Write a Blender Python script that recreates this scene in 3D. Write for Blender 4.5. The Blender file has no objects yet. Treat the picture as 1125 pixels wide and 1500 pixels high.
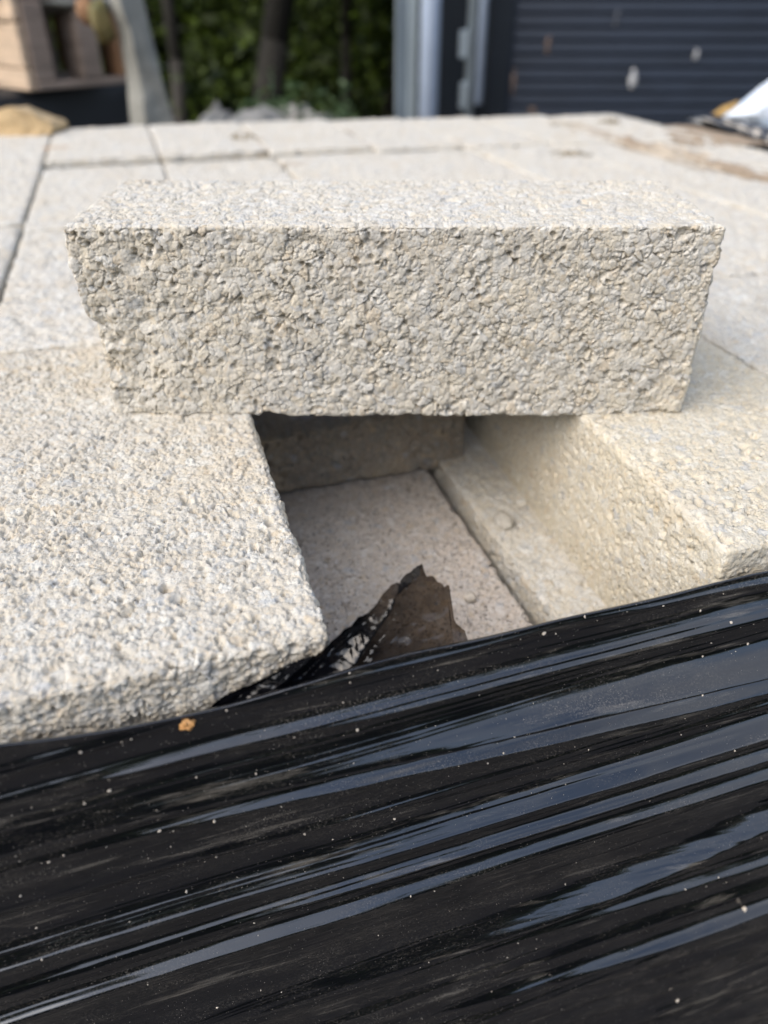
import bpy, bmesh, math, random
import numpy as np
from mathutils import Vector, Matrix
R = math.radians
random.seed(7)
rng = np.random.default_rng(11)
SC = bpy.context.scene
COL = SC.collection

# ------------------------------------------------------------------ camera
PITCH = 34.0
cam = bpy.data.cameras.new('camera')
cam.sensor_fit = 'VERTICAL'; cam.sensor_height = 36.0; cam.lens = 1127 / 1500 * 36
cam.clip_start = 0.01; cam.clip_end = 500
cam.dof.use_dof = True; cam.dof.focus_distance = 0.465; cam.dof.aperture_fstop = 3.9
camo = bpy.data.objects.new('camera', cam); COL.objects.link(camo)
camo.rotation_euler = (R(90 - PITCH), 0, 0)
SC.camera = camo

# ------------------------------------------------------------------ sky and sun
SUN_EL, SUN_AZ = 41.0, 229.0          # azimuth clockwise from +Y
w = bpy.data.worlds.new('World'); SC.world = w; w.use_nodes = True
wn = w.node_tree.nodes; wl = w.node_tree.links
bg = wn['Background']
sky = wn.new('ShaderNodeTexSky'); sky.sky_type = 'NISHITA'; sky.sun_disc = False
sky.sun_elevation = R(SUN_EL); sky.sun_rotation = R(SUN_AZ)
sky.air_density = 1.0; sky.dust_density = 3.0; sky.ozone_density = 1.5
# thin broken cloud over the blue
tc = wn.new('ShaderNodeTexCoord'); cn = wn.new('ShaderNodeTexNoise'); cn.inputs['Scale'].default_value = 2.6; cn.inputs['Detail'].default_value = 5
cr_ = wn.new('ShaderNodeValToRGB'); cr_.color_ramp.elements[0].position = 0.36; cr_.color_ramp.elements[1].position = 0.64
cm = wn.new('ShaderNodeMix'); cm.data_type = 'RGBA'; cm.inputs[7].default_value = (6.4, 6.2, 5.9, 1)
sc_ = wn.new('ShaderNodeMath'); sc_.operation = 'MULTIPLY'; sc_.inputs[1].default_value = 0.32
wl.new(tc.outputs['Generated'], cn.inputs['Vector']); wl.new(cn.outputs['Fac'], cr_.inputs[0]); wl.new(cr_.outputs[0], sc_.inputs[0])
wl.new(sc_.outputs[0], cm.inputs[0]); wl.new(sky.outputs[0], cm.inputs[6]); wl.new(cm.outputs[2], bg.inputs[0])
bg.inputs[1].default_value = 0.15
sl = bpy.data.lights.new('sun', 'SUN'); sl.energy = 1.4; sl.angle = R(80); sl.color = (1.0, 0.96, 0.90)
so = bpy.data.objects.new('sun', sl); COL.objects.link(so)
sd = Vector((math.sin(R(SUN_AZ)) * math.cos(R(SUN_EL)), math.cos(R(SUN_AZ)) * math.cos(R(SUN_EL)), math.sin(R(SUN_EL))))
so.rotation_euler = sd.to_track_quat('Z', 'Y').to_euler(); so.location = sd * 20

SC.view_settings.view_transform = 'Standard'; SC.view_settings.look = 'None'
SC.view_settings.gamma = 1.0; SC.view_settings.use_curve_mapping = False
SC.view_settings.exposure = 0.84
SC.cycles.use_denoising = True
SC.cycles.max_bounces = 8

# ------------------------------------------------------------------ geometry frames
F_ = 1127.0; TH = R(PITCH)
def ray(x, y):
    a = (x - 562.5) / F_; b = (750 - y) / F_
    return Vector((a, math.cos(TH) + b * math.sin(TH), -math.sin(TH) + b * math.cos(TH)))
def at(x, y, Y):                       # point at world distance Y
    d = ray(x, y); return d * (Y / d.y)
TOPZ = -0.267                          # top of the stack
YAW = R(17)
O2 = Vector((-0.0275, 0.2906))         # stack frame origin: front corner of the hole
U2 = Vector((math.cos(YAW), math.sin(YAW))); V2 = Vector((-math.sin(YAW), math.cos(YAW)))
def st(u, v, z):                       # stack frame -> world
    q = O2 + U2 * u + V2 * v
    return Vector((q.x, q.y, z))
def on_plane_v(x, y, v):               # where the pixel's ray meets the upright plane v = const
    d = ray(x, y); n = Vector((V2.x, V2.y, 0))
    c = O2.dot(V2) + v
    p = d * (c / d.dot(n))
    return (Vector((p.x, p.y)) - O2).dot(U2), p.z
GZ = -1.20                             # ground level

# ------------------------------------------------------------------ numpy noise
def _hash(ix, iy, iz, seed):
    h = (ix.astype(np.int64) * 374761393 + iy.astype(np.int64) * 668265263 + iz.astype(np.int64) * 2147483647 + seed * 974634777) & 0xFFFFFFFF
    h = ((h ^ (h >> 13)) * 1274126177) & 0xFFFFFFFF
    h = (h ^ (h >> 16)) & 0xFFFFFFFF
    h = (h * 2246822519) & 0xFFFFFFFF
    return (h ^ (h >> 15)) & 0xFFFFFFFF
def _r01(h): return h.astype(np.float32) / 4294967295.0
def vnoise(p, seed=0):
    i = np.floor(p).astype(np.int32); f = (p - i).astype(np.float32)
    f = f * f * f * (f * (f * 6 - 15) + 10)
    out = 0
    for dx in (0, 1):
        wx = f[:, 0] if dx else 1 - f[:, 0]
        for dy in (0, 1):
            wy = f[:, 1] if dy else 1 - f[:, 1]
            for dz in (0, 1):
                wz = f[:, 2] if dz else 1 - f[:, 2]
                out = out + wx * wy * wz * _r01(_hash(i[:, 0] + dx, i[:, 1] + dy, i[:, 2] + dz, seed))
    return out * 2 - 1
def fbm(p, octv=3, seed=0):
    o = 0; a = 1.0; s = 0
    for k in range(octv):
        o = o + a * vnoise(p * (2.03 ** k) + 17.3 * k, seed + k); s += a; a *= 0.5
    return o / s
def worley(p, seed=0):
    i = np.floor(p).astype(np.int32); f = (p - i).astype(np.float32)
    n = len(p); F1 = np.full(n, 9.0, np.float32); F2 = np.full(n, 9.0, np.float32); C = np.zeros(n, np.float32)
    for dx in (-1, 0, 1):
        for dy in (-1, 0, 1):
            for dz in (-1, 0, 1):
                h = _hash(i[:, 0] + dx, i[:, 1] + dy, i[:, 2] + dz, seed)
                a = (h & 1023).astype(np.float32) / 1023; b = ((h >> 10) & 1023).astype(np.float32) / 1023; c = ((h >> 20) & 1023).astype(np.float32) / 1023
                d = (dx + a - f[:, 0]) ** 2 + (dy + b - f[:, 1]) ** 2 + (dz + c - f[:, 2]) ** 2
                m = d < F1
                F2 = np.where(m, F1, np.minimum(F2, d)); C = np.where(m, ((h >> 5) & 4095) / 4095.0, C); F1 = np.where(m, d, F1)
    return np.sqrt(F1), np.sqrt(F2), C
def sstep(a, b, x):
    t = np.clip((x - a) / (b - a), 0, 1); return t * t * (3 - 2 * t)

# ------------------------------------------------------------------ mesh helpers
def mesh_np(name, V, Fc, mat=None, smooth=True):
    V = np.asarray(V, np.float32); Fc = np.asarray(Fc, np.int32)
    me = bpy.data.meshes.new(name)
    me.vertices.add(len(V)); me.vertices.foreach_set('co', V.ravel())
    k = Fc.shape[1]
    me.loops.add(Fc.size); me.loops.foreach_set('vertex_index', Fc.ravel())
    me.polygons.add(len(Fc))
    me.polygons.foreach_set('loop_start', np.arange(0, Fc.size, k, dtype=np.int32))
    me.polygons.foreach_set('use_smooth', np.full(len(Fc), smooth))
    me.update(calc_edges=True)
    if mat: me.materials.append(mat)
    return me
def link(name, me, parent=None, label=None, cat=None, group=None, kind=None, loc=None, rot=None):
    o = bpy.data.objects.new(name, me); COL.objects.link(o)
    if parent: o.parent = parent
    if loc is not None: o.location = loc
    if rot is not None: o.rotation_euler = rot
    if label: o['label'] = label
    if cat: o['category'] = cat
    if group: o['group'] = group
    if kind: o['kind'] = kind
    return o
def grid_idx(nu, nv, off=0):
    a = np.arange((nu - 1) * (nv - 1)); i = a // (nv - 1); j = a % (nv - 1)
    q = off + i * nv + j
    return np.stack([q, q + nv, q + nv + 1, q + 1], 1)
def bm_mesh(name, bm, mat, smooth=False):
    me = bpy.data.meshes.new(name); bm.to_mesh(me); bm.free()
    if smooth: me.polygons.foreach_set('use_smooth', np.full(len(me.polygons), True))
    me.materials.append(mat); return me
def add_box(bm, c, s, rz=0, bev=0.0):
    r = bmesh.ops.create_cube(bm, size=1.0)
    M = Matrix.Translation(c) @ Matrix.Rotation(rz, 4, 'Z') @ Matrix.Diagonal((s[0], s[1], s[2], 1))
    bmesh.ops.transform(bm, matrix=M, verts=r['verts'])
    if bev:
        es = list({e for v in r['verts'] for e in v.link_edges})
        bmesh.ops.bevel(bm, geom=es, offset=bev, segments=1, affect='EDGES')
def box_mesh(name, c, s, mat, rz=0, bev=0.004):
    bm = bmesh.new(); add_box(bm, c, s, rz, bev); return bm_mesh(name, bm, mat)
def cyl(bm, p0, p1, r0, r1, seg=12):
    p0 = Vector(p0); p1 = Vector(p1); d = p1 - p0
    r = bmesh.ops.create_cone(bm, cap_ends=True, segments=seg, radius1=r0, radius2=r1, depth=d.length)
    M = Matrix.Translation((p0 + p1) / 2) @ d.to_track_quat('Z', 'Y').to_matrix().to_4x4()
    bmesh.ops.transform(bm, matrix=M, verts=r['verts'])

# ------------------------------------------------------------------ materials
class NT:
    def __init__(s, name):
        s.m = bpy.data.materials.new(name); s.m.use_nodes = True
        s.t = s.m.node_tree; s.n = s.t.nodes; s.b = s.n['Principled BSDF']
    def node(s, typ, **kw):
        n = s.n.new(typ)
        for k, v in kw.items():
            if k in ('i',):
                for a, b in v.items():
                    if isinstance(b, bpy.types.NodeSocket): s.t.links.new(b, n.inputs[a])
                    else: n.inputs[a].default_value = b
            else: setattr(n, k, v)
        return n
    def link(s, a, b): s.t.links.new(a, b)
    def ramp(s, fac, stops, interp='LINEAR'):
        n = s.n.new('ShaderNodeValToRGB'); n.color_ramp.interpolation = interp
        e = n.color_ramp.elements
        while len(e) < len(stops): e.new(0.5)
        for k, (p, c) in enumerate(stops):
            e[k].position = p; e[k].color = (c, c, c, 1) if isinstance(c, (int, float)) else (*c, 1)
        s.link(fac, n.inputs[0]); return n.outputs[0]
    def mix(s, fac, a, b, mode='MIX'):
        n = s.n.new('ShaderNodeMix'); n.data_type = 'RGBA'; n.blend_type = mode
        for sock, v in ((n.inputs[0], fac), (n.inputs[6], a), (n.inputs[7], b)):
            if isinstance(v, bpy.types.NodeSocket): s.link(v, sock)
            elif isinstance(v, (int, float)): sock.default_value = v
            else: sock.default_value = (*v, 1)
        return n.outputs[2]
    def math(s, op, a, b=0.0):
        n = s.n.new('ShaderNodeMath'); n.operation = op
        for k, v in enumerate((a, b)):
            if isinstance(v, bpy.types.NodeSocket): s.link(v, n.inputs[k])
            else: n.inputs[k].default_value = v
        return n.outputs[0]
    def coords(s, scale=(1, 1, 1), rand=True):
        tc = s.node('ShaderNodeTexCoord')
        mp = s.node('ShaderNodeMapping'); mp.inputs['Scale'].default_value = scale
        s.link(tc.outputs['Object'], mp.inputs[0])
        if rand:
            oi = s.node('ShaderNodeObjectInfo')
            m = s.math('MULTIPLY', oi.outputs['Random'], 37.0)
            s.link(m, mp.inputs['Location'])
        return mp.outputs[0]
    def noise(s, vec, scale, detail=4, rough=0.55, out='Fac'):
        n = s.node('ShaderNodeTexNoise'); s.link(vec, n.inputs['Vector'])
        n.inputs['Scale'].default_value = scale; n.inputs['Detail'].default_value = detail; n.inputs['Roughness'].default_value = rough
        return n.outputs[out]
    def vor(s, vec, scale, feature='F1', out='Distance', rnd=1.0):
        n = s.node('ShaderNodeTexVoronoi'); n.feature = feature; s.link(vec, n.inputs['Vector'])
        n.inputs['Scale'].default_value = scale; n.inputs['Randomness'].default_value = rnd
        return n.outputs[out]
    def bump(s, h, dist, strength=1.0, nrm=None):
        n = s.node('ShaderNodeBump'); s.link(h, n.inputs['Height'])
        n.inputs['Distance'].default_value = dist; n.inputs['Strength'].default_value = strength
        if nrm: s.link(nrm, n.inputs['Normal'])
        return n.outputs[0]

def concrete(name, warm=(0.52, 0.475, 0.41), grey=(0.455, 0.45, 0.44), light=(0.64, 0.61, 0.55), coarse_bump=0.0, stains=0.35, dark=0.45):
    k = NT(name); c = k.coords()
    wv = k.node('ShaderNodeVectorMath', operation='ADD')
    nz = k.noise(c, 260, 2, out='Color'); sc = k.node('ShaderNodeVectorMath', operation='SCALE', i={0: nz, 'Scale': 0.003})
    k.link(c, wv.inputs[0]); k.link(sc.outputs[0], wv.inputs[1]); cw = wv.outputs[0]
    vc = k.node('ShaderNodeTexVoronoi'); k.link(cw, vc.inputs['Vector']); vc.inputs['Scale'].default_value = 150
    sep = k.node('ShaderNodeSeparateColor'); k.link(vc.outputs['Color'], sep.inputs[0])
    vf = k.node('ShaderNodeTexVoronoi'); k.link(cw, vf.inputs['Vector']); vf.inputs['Scale'].default_value = 520
    sepf = k.node('ShaderNodeSeparateColor'); k.link(vf.outputs['Color'], sepf.inputs[0])
    big = k.noise(c, 9, 4, 0.6)
    f1 = k.math('ADD', k.math('MULTIPLY', sep.outputs[0], 0.55), k.math('MULTIPLY', big, 0.75))
    ga = k.node('ShaderNodeAttribute', attribute_name='grain'); gt = ga.outputs['Fac']
    f1 = k.math('ADD', k.math('MULTIPLY', gt, 0.55), k.math('MULTIPLY', big, 0.75))
    base = k.mix(k.ramp(f1, [(0.45, 0.0), (0.90, 1.0)]), warm, grey)
    base = k.mix(k.ramp(gt, [(0.0, 0.55), (0.10, 0.45), (0.14, 0.0)]), base, tuple(v * 0.74 for v in grey))
    base = k.mix(k.ramp(gt, [(0.86, 0.0), (0.90, 0.6), (1.0, 0.8)]), base, light)
    base = k.mix(k.ramp(gt, [(0.42, 0.0), (0.44, 0.35), (0.50, 0.35), (0.52, 0.0)]), base, (0.56, 0.43, 0.27))
    base = k.mix(k.ramp(sep.outputs[1], [(0.70, 0.0), (0.95, 0.5)]), base, light)
    base = k.mix(k.ramp(sepf.outputs[0], [(0.84, 0.0), (0.96, dark)]), base, (0.33, 0.32, 0.30) if dark < 0.5 else (0.16, 0.14, 0.12))
    base = k.mix(k.ramp(sepf.outputs[1], [(0.86, 0.0), (0.98, 0.35)]), base, (0.52, 0.41, 0.27))
    sepv = sep.outputs[2]
    base = k.mix(k.ramp(sepv, [(0.96, 0.0), (0.97, 0.4)]), base, (0.36, 0.39, 0.43))
    # tan stains, broad
    stn = k.noise(c, 14, 5, 0.65)
    base = k.mix(k.math('MULTIPLY', k.ramp(stn, [(0.52, 0.0), (0.72, 1.0)]), stains), base, (0.54, 0.44, 0.31))
    base = k.mix(1.0, base, (0.975, 0.99, 1.0), 'MULTIPLY')
    k.link(base, k.b.inputs['Base Color']); k.b.inputs['Roughness'].default_value = 0.92
    k.b.inputs['Specular IOR Level'].default_value = 0.25
    h = k.math('ADD', k.math('MULTIPLY', vf.outputs['Distance'], -0.9), k.math('MULTIPLY', k.noise(cw, 900, 3, 0.7), 1.0))
    n = k.bump(h, 0.0006, 0.8)
    if coarse_bump:
        h2 = k.math('ADD', k.math('MULTIPLY', vc.outputs['Distance'], -1.0), k.noise(cw, 120, 4, 0.7))
        n = k.bump(h2, coarse_bump, 1.0, n)
    k.link(n, k.b.inputs['Normal'])
    return k.m
M_FACE = concrete('rough_concrete_face', warm=(0.62, 0.565, 0.465), grey=(0.555, 0.54, 0.505), light=(0.69, 0.66, 0.595), stains=0.18)
M_CREAM = concrete('cream_concrete', warm=(0.59, 0.53, 0.43), grey=(0.55, 0.525, 0.475), light=(0.66, 0.635, 0.57), stains=0.40)
M_YELLOW = concrete('yellowish_concrete', warm=(0.62, 0.555, 0.43), grey=(0.59, 0.55, 0.465), light=(0.68, 0.645, 0.56), stains=0.35)
M_PINK = concrete('pinkish_concrete', warm=(0.56, 0.49, 0.425), grey=(0.52, 0.475, 0.435), light=(0.64, 0.60, 0.56), stains=0.12, dark=0.85)  # strong dark specks put the shade of small pits into the colour
M_FAR = concrete('far_sheen_concrete', warm=(0.64, 0.59, 0.50), grey=(0.61, 0.585, 0.535), light=(0.70, 0.68, 0.62), coarse_bump=0.002, stains=0.4)  # paler than the near blocks: grazing sky sheen put into the colour
M_DIRTY_SHADE = concrete('dirty_shaded_concrete', warm=(0.26, 0.22, 0.18), grey=(0.21, 0.20, 0.18), light=(0.34, 0.31, 0.27), stains=0.7)  # dirt, plus the shade at the back of the hole put into the colour

def film_mat(name, dust=1.0, transl=0.0):
    k = NT(name); c = k.coords(rand=False)
    st_ = k.coords((6, 6, 60), rand=False)
    streak = k.noise(st_, 6, 5, 0.7)
    # grime: streaky patches, fine speckles and bits
    patch = k.ramp(k.noise(k.coords((3, 3, 20), rand=False), 3.2, 6, 0.7), [(0.46, 0.0), (0.70, 1.0)])
    fine = k.ramp(k.noise(c, 900, 3, 0.8), [(0.50, 0.0), (0.75, 1.0)])
    film = k.math('MULTIPLY', k.math('MULTIPLY', patch, fine), 0.42 * dust)
    haze = k.math('MULTIPLY', k.ramp(k.noise(k.coords((2, 2, 30), rand=False), 5, 5, 0.7), [(0.58, 0.0), (0.74, 1.0)]), 0.30 * dust)
    def specks(scale, thr, edge, amt):
        v = k.node('ShaderNodeTexVoronoi'); k.link(c, v.inputs['Vector']); v.inputs['Scale'].default_value = scale
        se = k.node('ShaderNodeSeparateColor'); k.link(v.outputs['Color'], se.inputs[0])
        keep = k.math('GREATER_THAN', se.outputs[0], thr)
        rad = k.math('MULTIPLY', se.outputs[1], edge)
        ins = k.math('LESS_THAN', v.outputs['Distance'], rad)
        return k.math('MULTIPLY', k.math('MULTIPLY', keep, ins), amt)
    s1 = specks(330, 0.965, 0.14, 0.8 * dust); s2 = specks(900, 0.80, 0.22, 0.45 * dust)
    sp = k.math('MAXIMUM', s1, s2)
    d = k.math('MINIMUM', k.math('ADD', k.math('ADD', film, haze), sp), 1.0)
    blk = k.mix(streak, (0.002, 0.0022, 0.003), (0.006, 0.0065, 0.009))
    dcol = k.mix(k.noise(c, 40, 3), (0.33, 0.285, 0.22), (0.46, 0.44, 0.40))
    colr = k.mix(d, blk, dcol)
    k.link(colr, k.b.inputs['Base Color'])
    rg = k.math('ADD', k.math('MULTIPLY', k.ramp(streak, [(0.35, 0.0), (0.7, 1.0)]), 0.035), k.math('ADD', 0.12 if transl else 0.06, k.math('MULTIPLY', d, 0.6)))
    k.link(rg, k.b.inputs['Roughness'])
    k.b.inputs['IOR'].default_value = 1.7 if not transl else 1.5
    k.b.inputs['Coat Weight'].default_value = 0.0 if transl else 0.8; k.b.inputs['Coat Roughness'].default_value = 0.04; k.b.inputs['Coat IOR'].default_value = 1.6
    hb = k.math('ADD', k.math('MULTIPLY', k.noise(k.coords((3, 3, 40), rand=False), 12, 5, 0.65), 1.0), k.math('MULTIPLY', k.noise(c, 70, 3, 0.6), 0.25))
    n = k.bump(hb, 0.00012, 0.5); n = k.bump(sp, 0.0004, 0.6, n)
    k.link(n, k.b.inputs['Normal'])
    if transl:
        tr = k.node('ShaderNodeBsdfTransparent'); tr.inputs[0].default_value = (0.62, 0.52, 0.43, 1)
        mx = k.node('ShaderNodeMixShader')
        fac = k.math('MULTIPLY', k.ramp(k.math('ADD', k.noise(c, 30, 3), k.math('MULTIPLY', k.node('ShaderNodeSeparateXYZ', i={0: c}).outputs[0], 7.0)), [(0.48, 0.0), (0.95, 1.0)]), transl)
        k.link(fac, mx.inputs[0]); k.link(k.b.outputs[0], mx.inputs[1]); k.link(tr.outputs[0], mx.inputs[2])
        k.link(mx.outputs[0], k.n['Material Output'].inputs[0])
    return k.m
M_FILM = film_mat('black_stretch_film')
M_FLAP = film_mat('thin_torn_film', dust=0.03, transl=0.36)
M_BLACKWRAP = film_mat('black_sheet', dust=0.35)

def simple(name, col, rough=0.7, var=0.25, scale=8, bump=0.003, bscale=30, metal=0.0, aniso=(1, 1, 1)):
    k = NT(name); c = k.coords(aniso)
    f = k.noise(c, scale, 5, 0.6)
    dk = tuple(x * (1 - var) for x in col); lt = tuple(min(1, x * (1 + var)) for x in col)
    k.link(k.mix(k.ramp(f, [(0.3, 0.0), (0.7, 1.0)]), dk, lt), k.b.inputs['Base Color'])
    k.b.inputs['Roughness'].default_value = rough; k.b.inputs['Metallic'].default_value = metal
    if bump: k.link(k.bump(k.noise(c, bscale, 4), bump, 0.8), k.b.inputs['Normal'])
    return k.m
M_WOOD = simple('lit_end_timber', (0.56, 0.43, 0.31), 0.8, 0.25, 6, 0.002, 60, aniso=(1, 1, 8))  # lit end of the pallet: its brightness is put into the colour
M_WOOD_SHADE = simple('shaded_side_timber', (0.27, 0.21, 0.17), 0.85, 0.3, 6, 0.002, 60, aniso=(1, 1, 8))  # same timber with the shade of the pallet side put into the colour
M_ORANGE = simple('orange_timber', (0.26, 0.14, 0.07), 0.8, 0.2)
M_STONE = simple('tan_sandstone', (0.50, 0.37, 0.21), 0.9, 0.2, 14, 0.004, 40)
M_GREYSH = simple('grey_tarpaulin', (0.25, 0.25, 0.225), 0.85, 0.3, 7, 0.01, 12)
M_ROCK = simple('grey_rubble', (0.27, 0.265, 0.25), 0.9, 0.25, 10, 0.01, 25)
M_NAVY = simple('dark_navy_cladding', (0.014, 0.021, 0.036), 0.45, 0.2, 3, 0.001, 20)
M_NAVYD = simple('black_steel_frame', (0.010, 0.014, 0.020), 0.4, 0.2, 3, 0.0)
M_GALV = simple('galvanised_steel', (0.36, 0.42, 0.46), 0.4, 0.2, 5, 0.0, metal=0.5, aniso=(4, 4, 0.4))
M_PIPE = simple('pale_blue_pipe', (0.46, 0.55, 0.70), 0.45, 0.06, 4, 0.0)
M_SPLASH = simple('pale_paint_splash', (0.45, 0.46, 0.47), 0.8, 0.2, 20, 0.0)
M_SPLASHB = simple('brown_splash', (0.14, 0.10, 0.08), 0.8, 0.2, 20, 0.0)
M_BARK = simple('dark_bark', (0.016, 0.014, 0.010), 0.9, 0.4, 10, 0.02, 25, aniso=(3, 3, 0.5))
M_BARKL = simple('pale_bark', (0.05, 0.045, 0.038), 0.9, 0.3, 10, 0.01, 25, aniso=(3, 3, 0.5))
M_AMBER = simple('amber_stone', (0.40, 0.21, 0.07), 0.5, 0.25, 200, 0.0005, 900)
M_PEB = simple('pale_pebble', (0.55, 0.50, 0.43), 0.8, 0.2, 150, 0.0008, 700)
M_LEAFD = simple('dried_leaf', (0.16, 0.10, 0.05), 0.8, 0.35, 60, 0.001, 300)
def bag_mat():
    k = NT('printed_bag'); c = k.coords((1, 1, 1), rand=False)
    f = k.noise(c, 3.2, 2)
    col = k.mix(k.ramp(f, [(0.48, 0.0), (0.56, 1.0)]), (0.72, 0.80, 0.90), (0.40, 0.62, 0.85))
    k.link(col, k.b.inputs['Base Color']); k.b.inputs['Roughness'].default_value = 0.6; return k.m
M_BAG = bag_mat()
M_BAGY = simple('yellow_bag_edge', (0.42, 0.27, 0.09), 0.4, 0.15)
def leaf_mat(name, a, b):
    k = NT(name); c = k.coords(rand=False)
    f = k.noise(c, 2.2, 3)
    v = k.vor(c, 9, out='Color'); se = k.node('ShaderNodeSeparateColor'); k.link(v, se.inputs[0])
    col = k.mix(k.ramp(k.math('ADD', k.math('MULTIPLY', f, 0.7), k.math('MULTIPLY', se.outputs[0], 0.3)), [(0.38, 0.0), (0.66, 1.0)]), a, b)
    k.link(col, k.b.inputs['Base Color']); k.b.inputs['Roughness'].default_value = 0.55
    tl = k.node('ShaderNodeBsdfTranslucent'); k.link(col, tl.inputs[0])
    mx = k.node('ShaderNodeMixShader'); mx.inputs[0].default_value = 0.35
    k.link(k.b.outputs[0], mx.inputs[1]); k.link(tl.outputs[0], mx.inputs[2]); k.link(mx.outputs[0], k.n['Material Output'].inputs[0])
    return k.m
M_LEAF = leaf_mat('woodland_leaves', (0.006, 0.018, 0.003), (0.13, 0.19, 0.025))
M_LEAF2 = leaf_mat('shrub_leaves', (0.04, 0.09, 0.03), (0.12, 0.18, 0.08))

# ------------------------------------------------------------------ ground
def ground_mat():
    k = NT('earth_and_gravel'); c = k.coords(rand=False)
    f = k.noise(c, 1.3, 6, 0.65); v = k.vor(c, 28, out='Color'); se = k.node('ShaderNodeSeparateColor'); k.link(v, se.inputs[0])
    col = k.mix(k.ramp(f, [(0.35, 0.0), (0.65, 1.0)]), (0.028, 0.026, 0.024), (0.060, 0.056, 0.050))
    col = k.mix(k.ramp(se.outputs[0], [(0.7, 0.0), (0.9, 0.6)]), col, (0.20, 0.18, 0.16))
    # beyond the yard the ground is mossy woodland floor
    sx = k.node('ShaderNodeSeparateXYZ'); k.link(c, sx.inputs[0])
    g = k.ramp(k.math('MULTIPLY', k.math('ADD', sx.outputs[1], k.math('MULTIPLY', f, 1.5)), 0.1), [(0.52, 0.0), (0.66, 1.0)])
    col = k.mix(g, col, (0.018, 0.030, 0.010))
    k.link(col, k.b.inputs['Base Color']); k.b.inputs['Roughness'].default_value = 0.95
    k.link(k.bump(k.math('ADD', k.noise(c, 8, 6), k.vor(c, 28)), 0.03, 0.8), k.b.inputs['Normal']); return k.m
n = 61
gx = np.linspace(-1, 1, n); gx = np.sign(gx) * np.abs(gx) ** 2.2 * 150
GX, GY = np.meshgrid(gx, gx, indexing='ij'); P = np.stack([GX.ravel(), GY.ravel(), np.zeros(n * n)], 1)
P[:, 2] = GZ + 0.05 * fbm(P * 0.5, 3, 5) + 0.25 * sstep(8, 20, P[:, 1]) 
link('ground', mesh_np('ground', P, grid_idx(n, n), ground_mat()), kind='structure')

# ------------------------------------------------------------------ rough concrete block meshes
def rough_disp(P, seed, amp, coarse, pits=0.6):
    """packed aggregate grains with gaps and pores between them: relief in metres, and a tone per grain"""
    wp = P + 0.0005 * np.stack([vnoise(P * 300 + s, seed + s) for s in (1, 2, 3)], 1)
    m = fbm(P * 34, 3, seed + 9); open_ = sstep(-0.45, 0.35, m + 0.6 * vnoise(P * 110, seed + 8))
    k = coarse / 0.008
    F1, F2, C = worley(wp / coarse, seed)
    dome = np.sqrt(np.clip(0.95 - F1 * F1, 0, 1))
    d = k * (0.0010 * (C - 0.5) + 0.0009 * (dome - 0.75)) * (0.35 + 0.65 * open_)
    gap = sstep(0.11, 0.0, F2 - F1) * sstep(-0.05, 0.30, fbm(P * 140, 2, seed + 21))
    d = d - 0.0028 * k * gap * (0.25 + 0.75 * open_)
    G1, G2, Cg = worley(wp / (coarse * 0.5) + 7, seed + 3)
    d = d + k * (0.0008 * (np.sqrt(np.clip(0.9 - G1 * G1, 0, 1)) - 0.7) + 0.0006 * (Cg - 0.5))
    d = d - 0.0010 * k * sstep(0.12, 0.0, G2 - G1) * sstep(-0.2, 0.3, vnoise(P * 210, seed + 22))
    pore = sstep(0.17, 0.10, Cg) * sstep(0.62, 0.34, G1)
    d = d - 0.0030 * pore * (0.35 + 0.85 * open_)
    pit = sstep(0.07, 0.02, C) * sstep(0.75, 0.35, F1)
    d = d - 0.0040 * pit * pits * (0.25 + open_)
    d = d + 0.00036 * fbm(P * 900, 2, seed + 31) + 0.0008 * m
    tone = np.where(C > 0.55, (C * 7.31) % 1.0, (Cg * 5.77) % 1.0)
    return (d * amp).astype(np.float32), tone.astype(np.float32)

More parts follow.
